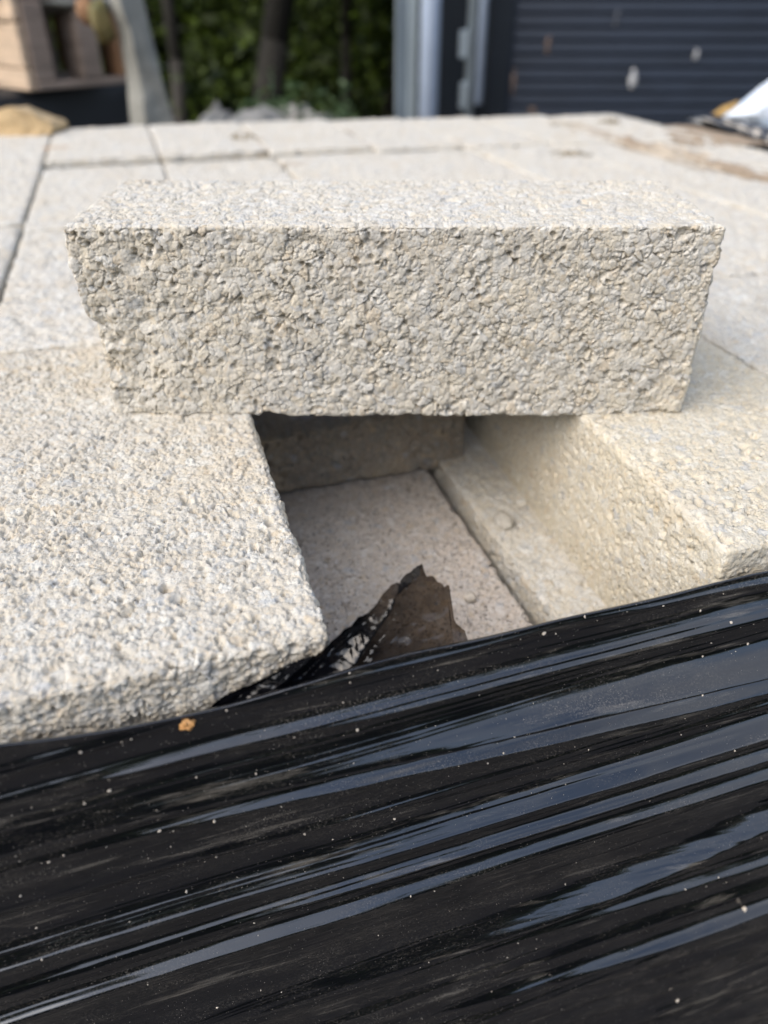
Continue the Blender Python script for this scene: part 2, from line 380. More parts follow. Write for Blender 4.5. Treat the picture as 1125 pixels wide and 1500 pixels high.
def block_mesh(name, size, res, mat, seed=1, amp=1.0, amp_top=None, coarse=0.0085, rad=0.004, post=None, faces=None, mats=None):
    """size (x,y,z), res = spacing per axis; origin at the bottom centre; faces = dict face->spacing override"""
    h = np.array(size) / 2; Vs = []; Fs = []; MI = []; off = 0
    for ax in range(3):
        for sg in (-1, 1):
            a, b = [k for k in range(3) if k != ax]
            key = 'xyz'[ax] + ('+' if sg > 0 else '-')
            ra, rb = (res[a], res[b])
            if faces and key in faces:
                q = faces[key]; ra, rb = (q, q) if isinstance(q, float) else q
            na = max(2, int(round(size[a] / ra)) + 1); nb = max(2, int(round(size[b] / rb)) + 1)
            A, B = np.meshgrid(np.linspace(-h[a], h[a], na), np.linspace(-h[b], h[b], nb), indexing='ij')
            p = np.zeros((na * nb, 3)); p[:, a] = A.ravel(); p[:, b] = B.ravel(); p[:, ax] = sg * h[ax]
            f = grid_idx(na, nb, off)
            flip = (sg < 0) ^ (ax == 1)
            if flip: f = f[:, ::-1]
            Vs.append(p); Fs.append(f); off += len(p)
            MI.append(np.full(len(f), mats[key] if mats and key in mats else 0))
    P = np.concatenate(Vs)
    inner = np.clip(P, -(h - rad), h - rad); dd = P - inner
    ln = np.maximum(np.linalg.norm(dd, axis=1, keepdims=True), 1e-9); dn = dd / ln
    Q = inner + dn * rad
    if post is not None: Q = post(Q)
    disp, tone = rough_disp(Q, seed, amp, coarse)
    if amp_top is not None:
        t = np.clip(dn[:, 2], 0, 1) ** 2
        disp = disp * (1 - t) + disp * (amp_top / amp) * t
    # the corners are a little worn
    near = (np.abs(dd) > 1e-6).sum(1)
    disp = disp - 0.0012 * (near >= 2) * sstep(-0.2, 0.5, fbm(Q * 60, 2, seed + 5))
    Q = Q + dn * disp[:, None]
    Q[:, 2] += h[2]
    me = mesh_np(name, Q, np.concatenate(Fs), mat)
    at_ = me.attributes.new('grain', 'FLOAT', 'POINT'); at_.data.foreach_set('value', tone)
    return me, np.concatenate(MI)

BH = 0.137
CONCRETE_GROUP = 'concrete blocks laid side by side in the top layer of the stack'
def put_block(me, u0, v0, label, z=TOPZ - BH, yaw=0.0, group=CONCRETE_GROUP, name='concrete_block', flip=0):
    p = st(u0, v0, z)
    return link(name, me, None, label, 'concrete block', group, loc=p, rot=(0, 0, YAW + yaw + flip * math.pi))

# --- the loose block lying across the hole
LBX, LBD = (0.2267 + 0.2133), 0.152
def chip(Q):                           # the left end is broken: bites out of its face and lower corner
    P2 = Q.copy()
    for (cx, cy, cz, r, dpt) in ((-0.224, -0.078, -0.002, 0.022, 0.006), (-0.212, -0.084, -0.035, 0.030, 0.007),
                                 (-0.180, -0.083, 0.010, 0.012, 0.007), (-0.184, -0.086, -0.024, 0.013, 0.007),
                                 (-0.175, -0.080, 0.051, 0.007, 0.005), (-0.060, -0.080, 0.060, 0.006, 0.005), (-0.105, -0.080, 0.058, 0.005, 0.004),
                                 (0.045, -0.079, 0.038, 0.004, 0.005), (0.085, -0.080, -0.014, 0.006, 0.003), (0.205, -0.080, -0.064, 0.022, 0.006),
                                 (-0.228, -0.060, 0.072, 0.012, 0.004)):
        d = np.linalg.norm(Q - np.array([cx, cy, cz]), axis=1)
        jag = 1 + 0.9 * fbm(Q * 95, 3, 77)
        P2 -= (np.exp(-(d / r) ** 2) * dpt * jag)[:, None] * np.array([[-0.55 if cx < -0.15 else 0, -0.8, 0.25 if cz > 0.04 else 0]])
    P2 += (0.0022 * sstep(-0.15, -0.21, Q[:, 0]) * (Q[:, 1] < 0) * fbm(Q * 130, 3, 78))[:, None] * np.array([[0.3, 1.0, 0]])
    P2[:, 0] += 0.006 * sstep(0.03, -0.0685, Q[:, 2]) * sstep(-0.10, -0.21, Q[:, 0])
    return P2
me, mi = block_mesh('concrete_block', (LBX + 0.003, LBD, BH + 0.004), (0.00062, 0.0012, 0.00062), M_FACE, seed=3, amp=1.05, amp_top=0.75,
                    coarse=0.0085, rad=0.0028, post=chip,
                    faces={'y+': (0.004, 0.004), 'z-': (0.00124, 0.0024), 'z+': (0.00062, 0.0012), 'x-': (0.0012, 0.00124), 'x+': (0.0012, 0.00124)})
link('concrete_block', me, None, 'loose rough concrete block lying across the open hole, chipped at its left end', 'concrete block', None,
     loc=(0.5 * (0.2267 - 0.2133), 0.529 + LBD / 2, TOPZ - 0.0018), rot=(0, 0, 0))

def shade_recess(Q):                     # recess added at the upper left so a band of shade fills it
    P2 = Q.copy(); e = sstep(-0.002, 0.003, Q[:, 2] - 0.06 * Q[:, 0] + 0.004 * fbm(Q * 60, 3, 4)) * sstep(0.06, -0.02, Q[:, 0])
    P2[:, 1] += 0.07 * e * (Q[:, 1] < 0); return P2
# --- blocks of the top layer round the hole
me, _ = block_mesh('concrete_block', (0.213, 0.438, BH), (0.0008, 0.0009, 0.0008), M_CREAM, seed=12, amp=1.6, amp_top=1.5, coarse=0.0065, rad=0.004,
                   faces={'y+': 0.004, 'z-': 0.008, 'x-': 0.004, 'x+': (0.0018, 0.0016)})
put_block(me, -0.1075, 0.214, 'large cream block with pitted top at the lower left, left of the hole')
me, _ = block_mesh('concrete_block', (0.184, 0.438, BH), (0.0012, 0.0012, 0.0012), M_YELLOW, seed=25, amp=0.9, amp_top=1.2, coarse=0.0065, rad=0.004,
                   faces={'y+': 0.004, 'z-': 0.008, 'x+': 0.004})
put_block(me, 0.242 + 0.092, 0.211, 'yellowish block whose lit side forms the right wall of the hole', yaw=-0.035)
me, _ = block_mesh('concrete_block', (0.213, 0.438, BH), (0.0016, 0.004, 0.0016), M_DIRTY_SHADE, seed=31, amp=1.4, coarse=0.008, post=shade_recess,
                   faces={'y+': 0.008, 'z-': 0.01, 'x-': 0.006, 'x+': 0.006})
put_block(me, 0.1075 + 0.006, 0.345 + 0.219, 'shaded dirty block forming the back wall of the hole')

# --- lower layer: the floor of the hole
LOWG = 'concrete blocks of the second layer seen through the hole'
Z2 = TOPZ - 2 * BH - 0.004
me, _ = block_mesh('concrete_block', (0.213, 0.438, BH), (0.0010, 0.0010, 0.003), M_PINK, seed=41, amp=1.5, coarse=0.0065,
                   faces={'y+': 0.008, 'y-': 0.006, 'z-': 0.01, 'x-': 0.006})
put_block(me, 0.185 - 0.1065, 0.219, 'pinkish flat block forming the floor of the hole', Z2, group=LOWG)
me, _ = block_mesh('concrete_block', (0.213, 0.438, BH), (0.0014, 0.0014, 0.0014), M_FACE, seed=47, amp=1.2, coarse=0.008,
                   faces={'y+': 0.008, 'y-': 0.006, 'z-': 0.01, 'x+': 0.006})
put_block(me, 0.193 + 0.1065, 0.210, 'narrow strip of a raised block beside the right wall on the hole floor', Z2 + 0.015, group=LOWG)

# --- the rest of the top layer
protos = []
for k in range(3):
    me, _ = block_mesh('concrete_block', (0.213, 0.438, BH), (0.004, 0.004, 0.006), M_FAR, seed=60 + k, amp=1.0, coarse=0.012, rad=0.005,
                       faces={'z-': 0.02})
    protos.append(me)
colsb = [(-0.43, -0.217), (-0.2135, -0.0005), (0.0015, 0.2145), (0.2165, 0.432), (0.434, 0.620), (0.624, 0.810), (0.814, 0.998), (1.006, 1.195)]
CN = ['leftmost column', 'second column from the left', 'third column from the left', 'middle column right of the hole',
      'fifth column from the left', 'sixth column from the left', 'seventh column from the left', 'rightmost column']
RN = ['front row', 'second row from the front', 'third row from the front', 'far row']
rowv = [(0.0, 0.440), (0.444, 0.886), (0.890, 1.348), (1.352, 1.79)]
cnt = 0
for ci, (u0, u1) in enumerate(colsb):
    for ri, (v0, v1) in enumerate(rowv):
        if ri == 0 and ci in (1, 2, 3): continue
        dv = 0.0
        if ri == 3: dv = 0.07 - 0.13 * max(0, u0)
        if ri == 2: dv = 0.01 - 0.05 * max(0, u0)
        if ci == 2 and ri == 1: continue           # the back wall block stands here
        if ci == 2 and ri == 2: dv = 0.0
        if ci == 0: dv += (-0.02, 0.035, 0.04, -0.05)[ri]
        me = protos[cnt % 3]; cnt += 1
        z = TOPZ - BH + random.uniform(-0.002, 0.001) + (0.003 if ri == 3 else 0)
        yawj = random.uniform(-0.006, 0.006)
        lab = 'cream block of the stack, %s, %s' % (RN[ri], CN[ci])
        if ci == 7 and ri == 3: lab = 'dirt-marked block at the far right corner of the stack'
        if ci == 0 and ri == 3: lab = 'cream block at the far left corner of the stack, under the tan stone'
        if ci == 6 and ri == 3: lab = 'cream block left of the brown dirt strip, in the far row'
        o = put_block(me, (u0 + u1) / 2, (v0 + v1) / 2 + dv, lab, z, yawj, flip=cnt % 2)
        o.scale = ((u1 - u0) / 0.213, (v1 - v0) / 0.438, 1.0)

# ------------------------------------------------------------------ black stretch film round the stack
pts = [on_plane_v(x, y, -0.020) for x, y in ((-200, 1122), (0, 1092), (150, 1074), (280, 1052), (400, 1014), (483, 990), (600, 958), (690, 939), (800, 915), (950, 879), (1125, 838), (1300, 800))]
ps = np.array([p[0] for p in pts]); pz = np.array([p[1] for p in pts])
_gs = np.linspace(-0.6, 1.4, 2001); _k = np.exp(-(np.arange(-80, 81) / 26.0) ** 2); _k /= _k.sum()
_gz = np.convolve(np.pad(np.interp(_gs, ps, pz), 80, mode='edge'), _k, 'valid')
def ztop(s): return np.interp(s, _gs, _gz)
S0, S1 = -0.46, 1.225
s_ = np.concatenate([np.linspace(S0, -0.27, 30, endpoint=False), np.linspace(-0.27, 0.42, 460, endpoint=False), np.linspace(0.42, S1, 90)])
t_in = np.linspace(-0.016, 0, 12, endpoint=False)
t_ = np.concatenate([t_in, np.linspace(0, 0.36, 900, endpoint=False), np.linspace(0.36, 0.90, 90)])
SS, TT = np.meshgrid(s_, t_, indexing='ij'); S = SS.ravel(); T = TT.ravel()
def n2(a, b, seed, o=2): return fbm(np.stack([a, b, np.full_like(a, 3.7)], 1), o, seed)
# rolls of bunched film: crest line as measured points, roll width, height at left / right, softness
RL = [([(0, 1080), (560, 968), (1125, 846)], .008, .003, .005),
      ([(0, 1135), (280, 1075), (560, 995)], .010, .002, .003),
      ([(0, 1177), (280, 1092), (423, 1055), (560, 1012), (1125, 872)], .007, .002, .005),
      ([(0, 1212), (280, 1125), (560, 1060), (840, 994), (1125, 905)], .009, .003, .011),
      ([(0, 1262), (280, 1180), (560, 1108), (840, 1046), (1125, 960)], .016, .008, .022),
      ([(0, 1290), (200, 1238), (560, 1140), (840, 1078), (1125, 1000)], .009, .005, .011),
      ([(0, 1345), (280, 1272), (560, 1188), (1125, 1030)], .008, .002, .004),
      ([(0, 1403), (280, 1319), (560, 1230), (840, 1141), (1125, 1051)], .013, .011, .015),
      ([(234, 1373), (400, 1334), (560, 1276), (840, 1181), (1125, 1096)], .007, .005, .008),
      ([(0, 1483), (280, 1398), (560, 1305), (840, 1207), (1125, 1121)], .008, .008, .009),
      ([(0, 1540), (350, 1458), (560, 1377), (760, 1312), (911, 1252), (1125, 1166)], .019, .012, .018),
      ([(600, 1400), (1000, 1268), (1125, 1225)], .010, .000, .011),
      ([(0, 1640), (560, 1440), (840, 1345), (1125, 1240)], .007, .003, .003),
      ([(0, 1690), (560, 1488), (840, 1390), (1125, 1287)], .008, .006, .008),
      ([(0, 1740), (710, 1493), (911, 1423), (1125, 1340)], .007, .008, .007),
      ([(0, 1800), (710, 1550), (1125, 1400)], .013, .010, .007)]
rolls = []
for pl, wd, a0, a1 in RL:
    q = [on_plane_v(x, y, -0.038) for x, y in pl]
    ss = np.array([p[0] for p in q]); tt = np.array([p[1] for p in q])
    cf = np.polyfit(ss, tt, 1 if len(ss) < 4 else 2)
    lo, hi = -0.3, 0.5
    sc = np.clip(S, lo, hi); c = np.polyval(cf, sc)
    c = ztop(S) - c + 0.016 * S
    rolls.append((c, wd, a0 + (a1 - a0) * np.clip((S + 0.2) / 0.55, 0, 1)))
for k in range(24):
    t0 = 0.30 + 0.026 * k; rolls.append((t0 + random.uniform(0, 0.06) * S, random.uniform(0.007, 0.016), np.full_like(S, random.uniform(0.004, 0.009))))
H = np.zeros_like(S)
wob = 0.0012 * n2(S * 5, T * 12, 71) + 0.0004 * n2(S * 22, T * 30, 73)
Z0 = -(ztop(S) - T) + 0.035 * S - 0.2        # runs down the sheet, straight along the pull
for k, (c, wd, am) in enumerate(rolls):
    cc_ = c + wob + 0.35 * wd
    x = (T - cc_) / (wd * 0.66)
    lf = 1 + 0.16 * n2(S * 6 + k * 3, T * 0 + k, 72, 2)
    g = np.where(x < 0, np.exp(-np.abs(x * (1.05 - 0.25 * np.sin(S * 8 + k * 2.1))) ** 1.5), np.exp(-np.abs(x * 1.9) ** 1.8))
    H += (0.92 - 0.08 * sstep(0.05, -0.18, S)) * am * lf * g
def ridged(a, b, seed): return 1 - np.abs(n2(a, b, seed, 1)) * 2
H += 0.0010 * n2(S * 2.0, Z0 * 34, 81)
tens = sstep(-0.35, 0.35, n2(S * 3.5, Z0 * 14, 84))
H += 0.0011 * np.maximum(ridged(S * 1.4 + 5, Z0 * 62, 82), 0.0) * tens
H += 0.00045 * np.maximum(ridged(S * 1.8 + 9, Z0 * 150, 86), 0.2) * (1.1 - tens)
H += 0.00010 * ridged(S * 2.5 + 9, Z0 * 380, 87) + 0.00006 * n2(S * 6, Z0 * 1100, 83, 1)
# shallow wrinkles crossing the rolls
H += 0.0005 * n2(S * 26 + T * 30, T * 70 - S * 16, 85, 2) * 0.7
fade = sstep(-0.001, 0.010, T)
Vv = -0.020 - 0.034 * (1 - np.exp(-np.maximum(T, 0) / 0.22)) - 0.06 * sstep(0.3, 0.9, T) - H * fade
Zz = ztop(S) - T
# rolled lip behind the top edge
lip = T < 0
ang = np.clip(-T / 0.016, 0, 1)
Vv = np.where(lip, -0.020 + 0.006 * np.sin(ang * math.pi / 2), Vv)
Zz = np.where(lip, ztop(S) - 0.014 * ang ** 2 + 0.0, Zz)
Zz = Zz + 0.0008 * np.sin(S * 60) * np.exp(-np.abs(T) / 0.01) + 0.0010 * n2(S * 20, T * 0, 90) * np.exp(-np.abs(T) / 0.01)
X = O2.x + U2.x * S + V2.x * Vv; Y = O2.y + U2.y * S + V2.y * Vv
fq = grid_idx(len(s_), len(t_))
film = link('plastic_wrap', None, None, 'black glossy stretch film bunched in long folds round the front of the block stack', 'plastic wrap', loc=st(0, 0, GZ))
iv = film.location.copy()
def rel(me):                           # mesh built in world coordinates, child of the film
    me.transform(Matrix.Translation(-iv)); return me
link('front_sheet', rel(mesh_np('front_sheet', np.stack([X, Y, Zz], 1), fq[:, ::-1], M_FILM)), film)
# the other sides of the same wrap
def side_sheet(name, pa, pb, zt, n=60, seed=5):
    a = np.linspace(0, 1, n); tt = np.linspace(0, 0.93, 110)
    A, T2 = np.meshgrid(a, tt, indexing='ij'); A = A.ravel(); T2 = T2.ravel()
    L = (pb - pa).length; d = (pb - pa) / L; nn = Vector((d.y, -d.x))
    hh = 0.006 * n2(A * L * 2, T2 * 30, seed) + 0.004 * (1 - 2 * np.abs(n2(A * L * 3, T2 * 60, seed + 1))) + 0.03 * np.exp(-((T2 - 0.4) / 0.3) ** 2)
    hh = hh * np.clip(T2 / 0.01, 0, 1)
    px = pa.x + d.x * A * L + nn.x * hh; py = pa.y + d.y * A * L + nn.y * hh
    link(name, rel(mesh_np(name, np.stack([px, py, zt - T2], 1), grid_idx(n, 110), M_FILM)), film)
cA = O2 + U2 * S0 + V2 * -0.02; cB = O2 + U2 * S1 + V2 * -0.02
cC = O2 + U2 * 1.225 + V2 * 1.74; cD = O2 + U2 * S0 + V2 * 1.90
side_sheet('side_sheet', cB, cC, TOPZ - 0.006, seed=15); side_sheet('side_sheet', cC, cD, TOPZ - 0.02, seed=25); side_sheet('side_sheet', cD, cA, TOPZ - 0.03, seed=35)

# torn flap standing up out of the film over the hole
NX, NY = 260, 150
fp = [(285, 1040, 1050), (330, 1012, 1040), (380, 985, 1028), (430, 962, 1014), (470, 945, 1004), (500, 925, 994), (530, 903, 986), (560, 876, 978), (590, 848, 968), (604, 834, 962), (613, 828, 960),
      (622, 831, 957), (628, 850, 955), (640, 856, 952), (648, 857, 952), (656, 870, 950), (667, 873, 948), (668, 876, 948), (662, 893, 947), (668, 912, 946), (678, 926, 944), (690, 937, 942)]
fx = np.array([p[0] for p in fp], float); fy = np.array([p[1] for p in fp], float); fb = np.array([p[2] for p in fp], float) + 6
xs = np.linspace(285, 690, NX)
ft = np.interp(xs, fx, fy); fbm_ = np.interp(xs, fx, fb)
ft = ft + 3.0 * np.sin(xs * 0.45) * np.exp(-((xs - 640) / 30) ** 2) * 0.7 + rng.normal(0, 0.8, NX)
FV = []
for i in range(NX):
    for j in range(NY):
        h = j / (NY - 1); y = fbm_[i] + (ft[i] - fbm_[i]) * h
        s, z = on_plane_v(xs[i], y, -0.010)
        FV.append((s, z, h, xs[i]))
FV = np.array(FV); s, z, h, xx = FV.T
al = s * 0.80 + z * 0.60; pe = -s * 0.60 + z * 0.80          # along / across the pull towards the tip
cr = n2(al * 13, pe * 105, 301, 3); cr2 = n2(s * 160, z * 260, 302, 2); cr3 = n2(s * 26, z * 230 + s * 40, 303, 2)
crump = sstep(580, 400, xx)
vv = -0.012 + 0.004 * np.sin(h * 2.6) + 0.0019 * (1 - 2 * np.abs(cr)) * (0.5 + 0.9 * crump) + 0.0006 * cr2 + 0.0006 * (1 - 2 * np.abs(cr3)) + 0.006 * h * sstep(600, 670, xx)
vv += -0.007 * np.exp(-(((xx - 470) - h * 130) / 17) ** 2) + 0.004 * np.exp(-(((xx - 500) - h * 120) / 16) ** 2)
vv += 0.0045 * (1 - 2 * np.abs(n2(al * 16 + 3, pe * 48, 305, 3))) * (1 - crump) * (0.3 + h)
vv -= 0.006 * crump
vv -= 0.007 * sstep(0.78, 1.0, h) * (1 - crump) * (0.6 + 0.6 * n2(xx * 0.08, h, 306))
X = O2.x + U2.x * s + V2.x * vv; Y = O2.y + U2.y * s + V2.y * vv
link('torn_flap', rel(mesh_np('torn_flap', np.stack([X, Y, z], 1), grid_idx(NX, NY), M_FLAP)), film, label='brownish see-through torn tongue of film')

# ------------------------------------------------------------------ small loose things
def pebble(name, loc, size, mat, label, cat, seed=0, group=None, sub=3, jag=0.35, smooth=True, rot=None):
    bm = bmesh.new(); bmesh.ops.create_icosphere(bm, subdivisions=sub, radius=0.5)
    V = np.array([v.co[:] for v in bm.verts]); r = 1 + jag * fbm(V * 2.3 + seed * 5, 3, seed)
    for v, q in zip(bm.verts, V * r[:, None]): v.co = q * np.array(size)
    return link(name, bm_mesh(name, bm, mat, sub > 2 and smooth), None, label, cat, group, loc=loc, rot=rot or (random.random(), random.random(), random.random() * 6))
def film_pt(x, y):                     # point on the film for a pixel: march the ray to the built surface
    best = None
    for v in np.linspace(-0.02, -0.11, 91):
        s, z = on_plane_v(x, y, v); t = float(ztop(s)) - z
        i = int(np.argmin(np.abs(s_ - s))); j = int(np.argmin(np.abs(t_ - t)))
        q = float(VG[i, j]); d = abs(q - v)
        if best is None or d < best[0]: best = (d, s, v, z)
    return st(best[1], best[2], best[3])
VG = Vv.reshape(len(s_), len(t_))
pebble('pebble', film_pt(275, 1064) + Vector((0, -0.001, 0.002)), (0.0075, 0.006, 0.0055), M_AMBER, 'small amber orange stone on the black film at left', 'pebble', 4, jag=0.8, smooth=False)
pebble('pebble', film_pt(1090, 1332), (0.0035, 0.003, 0.0055), M_PEB, 'small cream mortar crumb on the film near the lower right edge', 'pebble', 8)
pebble('pebble', film_pt(992, 1466), (0.004, 0.002, 0.0026), M_PEB, 'flat grey crumb near the bottom right corner of the film', 'pebble', 9)
fz = Z2 + BH
def floor_pt(x, y, zz):
    d = ray(x, y); return d * (zz / d.z)
pebble('pebble', floor_pt(688, 878, fz) + Vector((0, 0, 0.003)), (0.011, 0.009, 0.008), M_PEB, 'pale pebble with tan spot on the hole floor behind the torn film', 'pebble', 12)
pebble('pebble', floor_pt(738, 766, fz + 0.017) + Vector((0, 0, 0.003)), (0.020, 0.015, 0.010), M_CREAM, 'rounded cream lump on the raised strip in the hole', 'pebble', 13)
# grit scattered on the film, sizes from dust grain to crumb
gv = []; gf = []; q = 0
ico = bmesh.new(); bmesh.ops.create_icosphere(ico, subdivisions=1, radius=0.5)
ico.verts.ensure_lookup_table(); iV = np.array([v.co[:] for v in ico.verts]); iF = np.array([[v.index for v in f.verts] for f in ico.faces]); ico.free()
NG = 2200
for k in range(NG):
    i = rng.integers(31, 488); j = int(rng.integers(14, 900) if rng.random() > 0.35 else 14 + 300 * rng.random() ** 1.3)
    if vnoise(np.array([[s_[i] * 9, t_[j] * 30, 1.5]]), 5)[0] < rng.uniform(-0.6, 0.5): continue
    P0 = st(float(s_[i]), float(VG[i, j]), float(ztop(s_[i]) - t_[j]))
    r = 0.00013 + 0.0008 * rng.random() ** 7
    gv.append(iV * r * 2 * rng.uniform(0.5, 1.3, 3) * (1 + 0.2 * rng.normal(size=(len(iV), 1))) + np.array(P0)); gf.append(iF + q); q += len(iV)
me = mesh_np('grit', np.concatenate(gv), np.concatenate(gf), M_PEB, False)
g = link('grit', me, None, 'pale grit and dust specks sprinkled over the black film', 'grit', kind='stuff')
# dry dirt on the far blocks
def dirt(u, v, su, sv, mat, label, seed, h=0.008):
    N = 40; A, B = np.meshgrid(np.linspace(-1, 1, N), np.linspace(-1, 1, N), indexing='ij'); A = A.ravel(); B = B.ravel()
    r = np.sqrt(A * A + B * B); P = np.stack([A * 2, B * 2, np.full_like(A, seed)], 1)
    hh = h * np.clip(0.40 - r + 1.7 * fbm(P * 2.0, 4, seed), -0.3, 0.5) * (1 + 0.4 * fbm(P * 4, 2, seed))
    c = st(u, v, TOPZ + 0.0012)
    V = np.stack([A * su, B * sv, hh - 0.0005], 1)
    me = mesh_np('dirt_patch', V, grid_idx(N, N)[:, ::1], mat)
    return link('dirt_patch', me, None, label, 'dirt', None, loc=c, rot=(0, 0, YAW), kind='stuff')
M_DIRT = simple('dry_brown_dirt', (0.31, 0.24, 0.17), 0.95, 0.35, 25, 0.003, 90)
M_DIRTD = simple('dark_litter', (0.22, 0.18, 0.12), 0.95, 0.35, 40, 0.003, 90)
M_DIRTT = simple('tan_dust', (0.46, 0.39, 0.30), 0.95, 0.2, 25, 0.003, 90)
def stp(x, y):                         # pixel on the stack top -> u, v
    p = floor_pt(x, y, TOPZ); q = Vector((p.x, p.y)) - O2; return q.dot(U2), q.dot(V2)
for (x, y, su, sv, m, lab, h) in (
    (460, 200, 0.16, 0.16, M_DIRT, 'faint brown dirt smear on the far row of blocks, centre left', 0.003),
    (362, 203, 0.045, 0.05, M_DIRTD, 'small dark litter clump where two far blocks meet', 0.012),
    (1005, 198, 0.11, 0.15, M_DIRT, 'brown dirt patch on the far right blocks', 0.006),
    (835, 226, 0.04, 0.03, M_DIRTD, 'small dark patch behind the loose block at right', 0.006),
    (826, 184, 0.05, 0.05, M_DIRTD, 'dark crumbs at the far end of the dirt strip', 0.008),
    (892, 180, 0.03, 0.04, M_DIRTD, 'dark crumb pile at the far right of the stack', 0.014),
    (672, 206, 0.015, 0.03, M_DIRTT, 'tiny tan crumb on the far middle block', 0.006),
    (435, 240, 0.03, 0.025, M_DIRTT, 'tan dust beside the joint behind the loose block', 0.002)):
    u, v = stp(x, y); dirt(u, v, su, sv, m, lab, int(x), h)
for k, (v, su, sv) in enumerate(((0.95, 0.040, 0.22), (1.18, 0.055, 0.20), (1.36, 0.045, 0.18), (1.52, 0.06, 0.14))):
    dirt(1.00 - 0.01 * k, v, su, sv, M_DIRTT if k % 2 else M_DIRT, ('tan dirt filling the near end of the joint at right', 'brown dirt along the middle of the right joint',
         'brown dirt strip in the joint near the far right', 'tan dirt at the far end of the right joint')[k], 90 + k, 0.006)
# orange fleck on the far left block
u, v = stp(85, 217); dirt(u, v, 0.03, 0.012, M_AMBER, 'orange fleck on the far left block beside the joint', 401, 0.004)
# tan stone slab at far left
bm = bmesh.new()
c0 = floor_pt(0, 200, TOPZ); out = [(-70, 212), (-40, 175), (5, 158), (22, 157), (60, 174), (76, 184), (74, 196), (40, 202), (0, 208)]
ys = c0.y
fr = [at(x, y, ys) for x, y in out]; bk = [p + Vector((0.0, 0.10, -0.01)) for p in fr]
v1 = [bm.verts.new(p) for p in fr]; v2 = [bm.verts.new(p) for p in bk]
bm.faces.new(v1); bm.faces.new(v2[::-1])
for k in range(len(v1)): bm.faces.new((v1[k], v2[k], v2[(k + 1) % len(v1)], v1[(k + 1) % len(v1)]))
bmesh.ops.recalc_face_normals(bm, faces=bm.faces); bmesh.ops.triangulate(bm, faces=bm.faces)
bmesh.ops.subdivide_edges(bm, edges=bm.edges, cuts=2, use_grid_fill=True)
for vtx in bm.verts: vtx.co += Vector((0.003, 0.003, 0.003)) * random.uniform(-1, 1)
link('stone_slab', bm_mesh('stone_slab', bm, M_STONE), None, 'tan broken stone slab on the far left corner of the stack', 'stone')

# ------------------------------------------------------------------ left background: pallet on a wrapped stack, tarpaulin
YL = 2.75
base = at(100, 131, YL)
px = base.z
wrap = link('wrapped_stack', None, None, 'black sheet wrapped stack under the wooden pallet at far left', 'wrapped stack', loc=(base.x, base.y, GZ))
def wrap_box(name, cx, cy, sx, sy, z0, z1, rz, mat, parent, amp=0.012, seed=1):
    N = 40; me, _ = block_mesh(name, (sx, sy, z1 - z0), (sx / N, sy / N, (z1 - z0) / N), mat, seed=seed, amp=0.1, rad=0.02,
                               post=lambda Q: Q + amp * np.stack([fbm(Q * 6 + 3, 3, seed), fbm(Q * 6 + 9, 3, seed + 1), fbm(Q * 6, 2, seed + 2)], 1))
    return link(name, me, parent, loc=Vector((cx, cy, z0)) - (parent.location if parent else Vector()), rot=(0, 0, rz))
RZL = R(-28)
wrap_box('black_sheet', base.x - 0.60, base.y + 0.42, 1.25, 0.9, GZ, px - 0.004, RZL, simple('dusty_black_sheet', (0.016, 0.018, 0.022), 0.6, 0.3, 6, 0.004, 20), wrap)
# pallet: corner towards the camera near x = 52
cor = at(54, 131, YL - 0.05); cor.z = px
pal = link('wooden_pallet', None, None, 'wooden pallet with open pockets on the black stack at far left', 'pallet', loc=cor, rot=(0, 0, R(50)))
# local frame: +x along the shaded side going right, -x... the lit end faces left front
def pb(name, c, s, mat, bev=0.004): link(name, box_mesh(name, c, s, mat, 0, bev), pal)
kk = (at(175, 131, YL).x - cor.x) / math.cos(R(28))
L = 0.34; D = 1.0
HT = 0.20
pb('deck_board', (L / 2, 0.04, 0.011), (L, 0.10, 0.022), M_WOOD_SHADE); pb('deck_board', (L / 2, 0.30, 0.011), (L, 0.10, 0.022), M_WOOD_SHADE); pb('deck_board', (L / 2, D - .05, 0.011), (L, 0.10, 0.022), M_WOOD_SHADE)
for xk, mm in ((0.035, M_WOOD_SHADE), (L * 0.60, M_WOOD_SHADE), (L - 0.02, M_ORANGE)):
    for yk in (0.04, 0.3, D - 0.05):
        pb('spacer_block', (xk, yk, 0.0225 + 0.105), (0.07 if mm is M_WOOD_SHADE else 0.04, 0.095, 0.208), mm)
pb('stringer_board', (L / 2, D / 2, 0.2325 + 0.012), (L, D, 0.022), M_WOOD_SHADE)
for k in range(5): pb('deck_board', (L / 2, 0.06 + k * 0.22, 0.2585 + 0.012), (L + 0.01, 0.10, 0.022), M_WOOD_SHADE)
# the end boards facing the light, that brightness put into a paler timber
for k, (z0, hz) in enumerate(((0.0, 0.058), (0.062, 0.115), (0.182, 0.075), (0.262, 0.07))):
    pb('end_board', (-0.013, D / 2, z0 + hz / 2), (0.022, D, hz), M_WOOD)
# scraps and tan litter on the pallet
pebble('rubble_sack', at(40, -5, YL + 0.15) , (0.50, 0.4, 0.10), M_GREYSH, 'grey crumpled sack lying on the wooden pallet', 'sack', 31, sub=4, jag=0.5, rot=(0, 0.05, 0.5))
pebble('plant_scrap', at(150, 32, YL - 0.1), (0.06, 0.05, 0.12), leaf_mat('dry_plant', (0.14, 0.15, 0.06), (0.28, 0.22, 0.09)), 'dry greenish plant scrap hanging over the pallet edge', 'plant', 33, sub=3, jag=0.9, rot=(0.1, -0.3, 0.4))
pebble('offcut', at(128, 14, YL - 0.08), (0.09, 0.06, 0.06), M_ORANGE, 'orange timber scrap on top of the pallet', 'offcut', 35, sub=2, jag=0.6)
